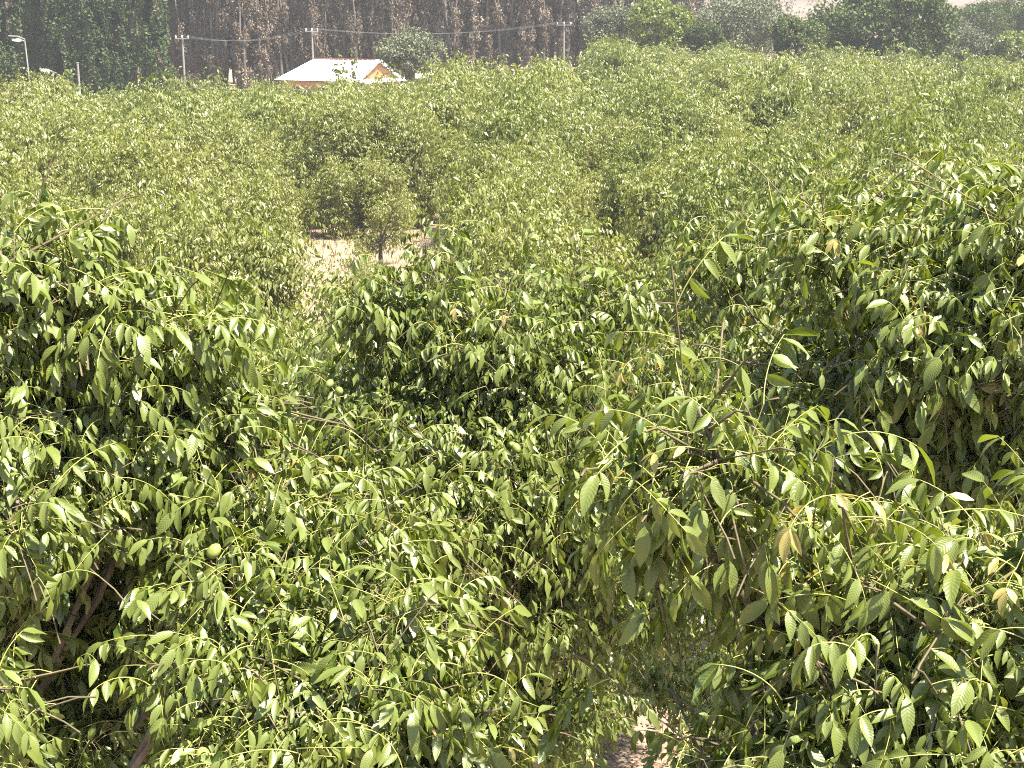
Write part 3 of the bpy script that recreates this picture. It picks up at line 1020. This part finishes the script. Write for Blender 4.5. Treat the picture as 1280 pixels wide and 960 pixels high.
drys = [dry_parts(s) for s in (81, 82, 83, 84, 85)]
nd = 0
cnt = {}
g = np.random.default_rng(5)
for Y_, x0, x1, sp in ((141, -34, 8, 1.75), (146, -52, 13, 1.8), (152, -54, 17, 1.9), (160, -58, 21, 2.0), (168, -60, 24, 2.3)):
    x = x0
    while x < x1:
        yy = Y_ + g.normal() * 1.2
        s = g.uniform(.8, 1.15)
        p = px_of(x, yy, 5)
        lab = ("slim grey-brown tree of the wood between the poplars and the house" if p < 350 else
               ("slim grey-brown tree of the wood behind the white-roofed house" if p < 540 else "slim grey-brown tree of the wood right of the house"))
        if Y_ == 141:
            cnt[lab] = cnt.get(lab, 0) + 1
            lab = lab.replace("slim grey-brown tree of the wood", "front tree of the grey-brown wood") + ", " + ORD[cnt[lab] - 1] + " from left"
        stand(drys[nd % 5], "eucalyptus_tree", lab, "tree", x, yy, s, group="grey-brown wood " + ("left of the house" if p < 350 else ("behind the house" if p < 540 else "right of the house")))
        nd += 1
        x += sp * g.uniform(.75, 1.25)
print("wood", nd)

rp = dict(big=round_parts(91, 7.6, 5.3, M_DARK, n=240, per=150, size=.17, base=.1), small=round_parts(92, 4.6, 2.2, M_DARK), green=round_parts(93, 5.0, 2.5, M_FOL, size=.15),
          olive=round_parts(94, 6.5, 4.6, M_OLIVE, n=330, loose=.5, size=.13), far=round_parts(95, 6.0, 3.5, M_DARK, n=220), slim=round_parts(97, 5.0, .55, M_FOLDUST, n=46, size=.12, per=26, trunk=.06, base=.05, loose=.75), ol2=round_parts(96, 4.6, 2.6, M_OLIVE, n=150, loose=.4))


def back(parts, name, label, cat, px_, ytop, Y_, H, s, group=None, sxy=None):
    """stands so that its top reaches the photograph's height"""
    q = at(px_, ytop, Y_)
    r = stand(parts, name, label, cat, q[0], Y_, s, group=group, z=q[2] - H * s)
    if sxy:
        r.scale = (sxy, sxy, s)
    return r


G2 = "round trees along the far orchard edge"
back(rp["big"], "round_tree", "largest round dark tree at the upper right", "tree", 1113, -14, 118, 7.6, 1.0, G2)
back(rp["small"], "round_tree", "small very dark tree left of the largest round tree", "tree", 1000, 22, 114, 4.6, .92, G2)
back(rp["green"], "round_tree", "bright green ball-shaped tree below the tan hillside", "tree", 824, 2, 120, 5.0, 1.0, G2)
back(rp["olive"], "pepper_tree", "wide airy grey-green tree left of the small dark tree", "tree", 925, -4, 132, 6.5, 1.0, G2)
back(rp["ol2"], "grey_tree", "pale grey-green tree left of the bright green ball-shaped one", "tree", 766, 8, 130, 4.6, .9, G2)
back(rp["ol2"], "grey_tree", "grey-green bushy tree right of the white-roofed house", "tree", 514, 41, 112, 4.6, .86, G2)
back(rp["far"], "round_tree", "hazy dark tree near the upper right corner", "tree", 1235, 2, 150, 6.0, .85, G2)
back(rp["far"], "round_tree", "hazy tree cut by the upper right corner", "tree", 1300, -4, 150, 6.0, .95, G2)
back(rp["small"], "round_tree", "small dark tree between the bright green and airy grey-green trees", "tree", 878, 28, 118, 4.6, .7, G2)
back(rp["ol2"], "grey_tree", "low grey-green bush at the right edge beside the largest round tree", "tree", 1215, 40, 124, 4.6, .8, G2)
back(rp["slim"], "slim_tree", "leafy tree sticking up in front of the white roof", "tree", 424, 70, 98, 5.0, .6, "young trees before the house", 1.0)
back(rp["slim"], "slim_tree", "taller thin shoot in front of the white roof", "tree", 441, 50, 99, 5.0, .85, "young trees before the house", .5)
back(rp["green"], "round_tree", "low green tree at the right edge under the hazy dark trees", "tree", 1272, 42, 122, 5.0, .9, G2)
back(rp["ol2"], "grey_tree", "grey-green tree between the largest round tree and the upper right corner", "tree", 1190, 28, 135, 4.6, .85, G2)
# scrub on the hillside
gh = np.random.default_rng(8)
hx, hy = gh.uniform(-250, 330, 900), gh.uniform(235, 600, 900)
hz = hill_z(hx, hy)
P = clump_points(np.stack([hx, hy, hz + .8], 1), np.repeat(gh.uniform(.8, 2.4, 900)[:, None], 3, 1) * np.array([1, 1, .7]), 34, gh)
o = link("hillside_scrub", leaf_cloud(P, .4, gh, M_OLIVE, 1.5, .1))
o["kind"] = "stuff"

# ------------------------------------------------------------------ the house
M_ROOF = noise_mat("white_metal_roof", [(.3, (.80, .80, .79)), (.7, (.84, .84, .83))], 1.2, rough=.45, stretch=(4, 1, 1))
M_GABLE = noise_mat("orange_gable_boards", [(.3, (.24, .11, .05)), (.7, (.30, .15, .075))], 3, rough=.7, stretch=(1, 1, 6))
M_RED = noise_mat("red_brown_trim", [(.3, (.11, .045, .035)), (.7, (.16, .065, .05))], 3, rough=.6)
M_WALL = noise_mat("brick_red_wall", [(.3, (.34, .17, .11)), (.7, (.44, .24, .16))], 5, rough=.9)
M_GLASS = noise_mat("dark_window_glass", [(.3, (.03, .035, .04)), (.7, (.05, .055, .06))], 2, rough=.1)
hq = at(425, 95, 120)
house = thing("house", "low house with a white metal roof and orange gable end among the trees", "house", (hq[0], 120, 0), R(-27))
L, D, EZ, RZ = 8.6, 6.2, 2.5, 4.05
HX, HY = L / 2, D / 2
gx = HX - .75      # where the small gable stands on the ridge
half = HY * .93
pz = RZ - (RZ - EZ) * .90   # foot of the small gable
mb = MB(); mb.box((0, 0, 1.2), (L - .9, D - .9, 2.4)); mb.build("wall", M_WALL, house)
mb = MB()
ex, ey = HX, HY
mb.add([(-ex, -ey, EZ), (gx + .2, -ey, EZ), (gx, -half, pz), (gx, 0, RZ), (-ex + 1.7, 0, RZ), (gx, half, pz), (gx + .2, ey, EZ), (-ex, ey, EZ)],
       [(0, 1, 2, 3, 4), (4, 3, 5, 6, 7), (0, 4, 7)])
mb.add([(-ex, -ey, EZ - .07), (gx + .2, -ey, EZ - .07), (gx + .2, ey, EZ - .07), (-ex, ey, EZ - .07)], [(3, 2, 1, 0)])
rf = mb.build("roof", M_ROOF, house)
for k in range(13):          # standing seams on the front slope
    x = -ex + 1.9 + k * (gx + ex - 2.0) / 12.5
    mb = MB()
    a, b = np.array([x, -ey + .02, EZ + .03]), np.array([x, -.02, RZ + .03])
    mb.tube([a, (a + b) / 2, b], .022, 4)
    mb.build("roof_seam", M_ROOF, rf)
mb = MB()
mb.add([(gx + .02, -half, pz + .01), (gx + .02, half, pz + .01), (gx + .02, 0, RZ - .04), (gx - .2, -half, pz + .01), (gx - .2, half, pz + .01), (gx - .2, 0, RZ - .04)], [(0, 1, 2), (3, 5, 4)])
mb.build("gable", M_GABLE, house)
mb = MB()   # overhanging verge boards
for sg in (-1, 1):
    mb.tube([(gx + .32, sg * (half + .15), pz - .02), (gx + .32, sg * half * .5, (pz + RZ) / 2 + .03), (gx + .32, 0, RZ + .05)], .09, 4)
    mb.add([(gx - .05, sg * (half + .15), pz + .02), (gx + .34, sg * (half + .15), pz + .02), (gx + .34, 0, RZ + .09), (gx - .05, 0, RZ + .09)], [(0, 1, 2, 3)])
mb.build("verge", M_ROOF, house)
mb = MB()   # lower hip roof below the gable
mb.add([(gx + .2, -ey, EZ), (ex + .25, -ey, EZ - .12), (ex + .25, ey, EZ - .12), (gx + .2, ey, EZ), (gx + .03, half, pz - .02), (gx + .03, -half, pz - .02)],
       [(0, 1, 5), (1, 2, 4, 5), (2, 3, 4), (3, 0, 5, 4)])
mb.build("lower_roof", M_ROOF, house)
mb = MB(); mb.tube([(-ex + 1.7, 0, RZ + .06), (0, 0, RZ + .06), (gx, 0, RZ + .06)], .045, 5); mb.build("ridge_cap", M_RED, house)
for x in (-2.6, 0.2, 2.2):
    mb = MB(); mb.box((x, -HY + .44, 1.4), (1.1, .06, 1.1)); wo = mb.build("window", M_RED, house)
    mb = MB(); mb.box((x, -HY + .40, 1.4), (.95, .03, .95)); mb.build("pane", M_GLASS, wo)
q = at(529, 92, 118)
sh = thing("shed", "tiny white roof just showing right of the house", "shed", (q[0], 118, 0))
mb = MB(); mb.box((0, 0, 1.15), (1.3, 1.6, 2.3)); mb.build("wall", M_WALL, sh)
mb = MB()
mb.add([(-.85, -1, q[2] - .25), (.85, -1, q[2] - .25), (.85, 0, q[2]), (-.85, 0, q[2]), (.85, 1, q[2] - .25), (-.85, 1, q[2] - .25), (-.85, -1, q[2] - .33), (.85, -1, q[2] - .33)],
       [(0, 1, 2, 3), (3, 2, 4, 5), (6, 7, 1, 0), (1, 7, 2), (0, 3, 6)])
mb.build("roof", M_ROOF, sh)

# ------------------------------------------------------------------ poles, lamps, wires, car
M_CONC = noise_mat("pale_concrete_pole", [(.3, (.15, .145, .14)), (.7, (.22, .21, .20))], 2, rough=.8)
M_GREY = noise_mat("galvanised_steel", [(.3, (.18, .18, .18)), (.7, (.26, .26, .26))], 2, rough=.4)
M_WHITE = noise_mat("white_paint", [(.3, (.76, .76, .75)), (.7, (.82, .82, .81))], 2, rough=.4)
M_RUB = noise_mat("dark_rubber", [(.3, (.02, .02, .02)), (.7, (.035, .035, .035))], 2, rough=.8)
M_WIRE = noise_mat('weathered_wire', [(.3, (.07, .07, .07)), (.7, (.11, .11, .11))], 2, rough=.7)
tops = {}


def util_pole(px_, ytop, Y_, arm, label):
    q = at(px_, ytop, Y_)
    h = q[2] + .35
    t = thing("utility_pole", label, "utility pole", (q[0], Y_, 0), 0, "pale utility poles before the wood")
    mb = MB(); mb.tube([(0, 0, -.3), (0, 0, h * .5), (0, 0, h)], [.10, .085, .07], 8); mb.build("pole", M_CONC, t)
    mb = MB(); mb.box((0, -.13, h - .3), (arm, .07, .08)); cr = mb.build("crossarm", M_CONC, t)
    for k in (-1, 0, 1):
        mb = MB(); mb.tube([(k * arm * .44, -.13, h - .24), (k * arm * .44, -.13, h - .14), (k * arm * .44, -.13, h - .06)], [.035, .055, .03], 6); mb.build("insulator", M_WHITE, cr)
    tops[px_] = (q[0], Y_, h, arm)


util_pole(228, 49, 122, 1.15, "utility pole in front of the wood between poplars and house")
util_pole(390, 40, 126, 1.1, "utility pole rising just behind the white roof's left end")
util_pole(705, 32, 128, 1.3, "utility pole right of the house among the tree tops")
keys = [228, 390, 705]
for a, b, lab in ((228, 390, "power wires strung between the two poles left of and behind the house"), (390, 705, "power wires running from the house pole to the right-hand pole")):
    A, B = tops[a], tops[b]
    wr = thing("power_wires", lab, "wires", (A[0], A[1], A[2]), group="power wires")
    for k in (-1, 0, 1):
        p0 = np.array([k * A[3] * .44, -.13, -.05]); p1 = np.array([B[0] - A[0] + k * B[3] * .44, B[1] - A[1] - .13, B[2] - A[2] - .05])
        t = np.linspace(0, 1, 14)[:, None]
        P = p0 * (1 - t) + p1 * t - np.array([0, 0, 1.0]) * (.7 * 4 * t * (1 - t))
        V, F = tube(P, .008, 3)
        link("wire", tri_mesh("wire", V, F, M_WIRE), wr)


def lamp_post(px_, ytop, Y_, arm_len, label, double=False):
    q = at(px_, ytop, Y_)
    h = q[2]
    t = thing("street_lamp", label, "street lamp", (q[0], Y_, 0), 0, "street lamps by the poplars")
    mb = MB(); mb.tube([(.32 if double else 0, 0, -.3), (.1 if double else 0, 0, h * .55), (0, 0, h)], [.075, .06, .045], 8); mb.build("pole", M_GREY, t)
    mb = MB(); mb.tube([(0, 0, h - .05), (-arm_len * .5, 0, h + .06), (-arm_len, 0, h + .02)], .045, 6); mb.build("arm", M_GREY, t)
    mb = MB()
    mb.tube([(-arm_len + .25, 0, h + .02), (-arm_len, 0, h + .03), (-arm_len - .45, 0, h + .05)], [.06, .13, .05], 8)
    mb.build("lamp_head", M_WHITE, t)
    if double:
        mb = MB(); mb.tube([(0, 0, h - .1), (0, 0, h + .12), (-.5, 0, h + .33), (-1.2, 0, h + .36)], .04, 6); mb.build("arm", M_GREY, t)


lamp_post(31, 51, 112, .5, "tall leaning lamp post in front of the leftmost poplar", True)
lamp_post(66, 89, 108, .45, "low lamp post with a white head between poplars")
q = at(97, 79, 112)
t = thing("post", "plain straight grey post in front of the middle poplar", "post", (q[0], 112, 0))
mb = MB(); mb.tube([(0, 0, -.3), (0, 0, q[2] * .5), (0, 0, q[2])], [.09, .085, .08], 8); mb.build("pole", M_CONC, t)
mb = MB(); mb.tube([(0, 0, q[2]), (0, 0, q[2] + .04), (0, 0, q[2] + .06)], [.1, .1, .05], 8); mb.build("cap", M_CONC, t)

q = at(79, 106, 104)
car = thing("van", "white vehicle roof just showing under the poplars", "van", (q[0], 104, 0), R(8))
hz_ = q[2] - .45
mb = MB()
pr = [(-1.9, .35), (-1.95, .95), (-1.75, hz_ - .25), (-1.55, hz_ - .04), (-1.2, hz_), (.75, hz_), (1.0, hz_ - .08), (1.6, 1.15), (2.2, .98), (2.25, .35)]
n = len(pr)
mb.add([(x, -.8, z) for x, z in pr] + [(x, .8, z) for x, z in pr],
       [tuple(range(n)), tuple(range(2 * n - 1, n - 1, -1))] + [(i, n + i, n + (i + 1) % n, (i + 1) % n) for i in range(n)])
mb.build("body", M_WHITE, car)
for sy in (-1, 1):
    mb = MB(); mb.box((-.4, sy * .81, hz_ - .42), (2.1, .02, .45)); mb.build("window", M_GLASS, car)
    for x in (-1.2, 1.45):
        mb = MB(); mb.tube([(x, sy * .6, .33), (x, sy * .72, .33), (x, sy * .84, .33)], .33, 14); mb.build("wheel", M_RUB, car)

print("unique tris", sum(len(m.polygons) for m in bpy.data.meshes))
# ------------------------------------------------------------------ haze over the valley
hz = MB()
hz.box((0, 440, 14), (1900, 1000, 36))
air = bpy.data.materials.new("air")
air.use_nodes = True
t = air.node_tree
t.nodes.remove(t.nodes["Principled BSDF"])
vol = t.nodes.new("ShaderNodeVolumePrincipled")
vol.inputs["Color"].default_value = (.93, .95, 1.0, 1)
vol.inputs["Density"].default_value = 0.00052
vol.inputs["Anisotropy"].default_value = 0.3
t.links.new(vol.outputs[0], t.nodes["Material Output"].inputs["Volume"])
o = hz.build("haze", air)
o["kind"] = "stuff"
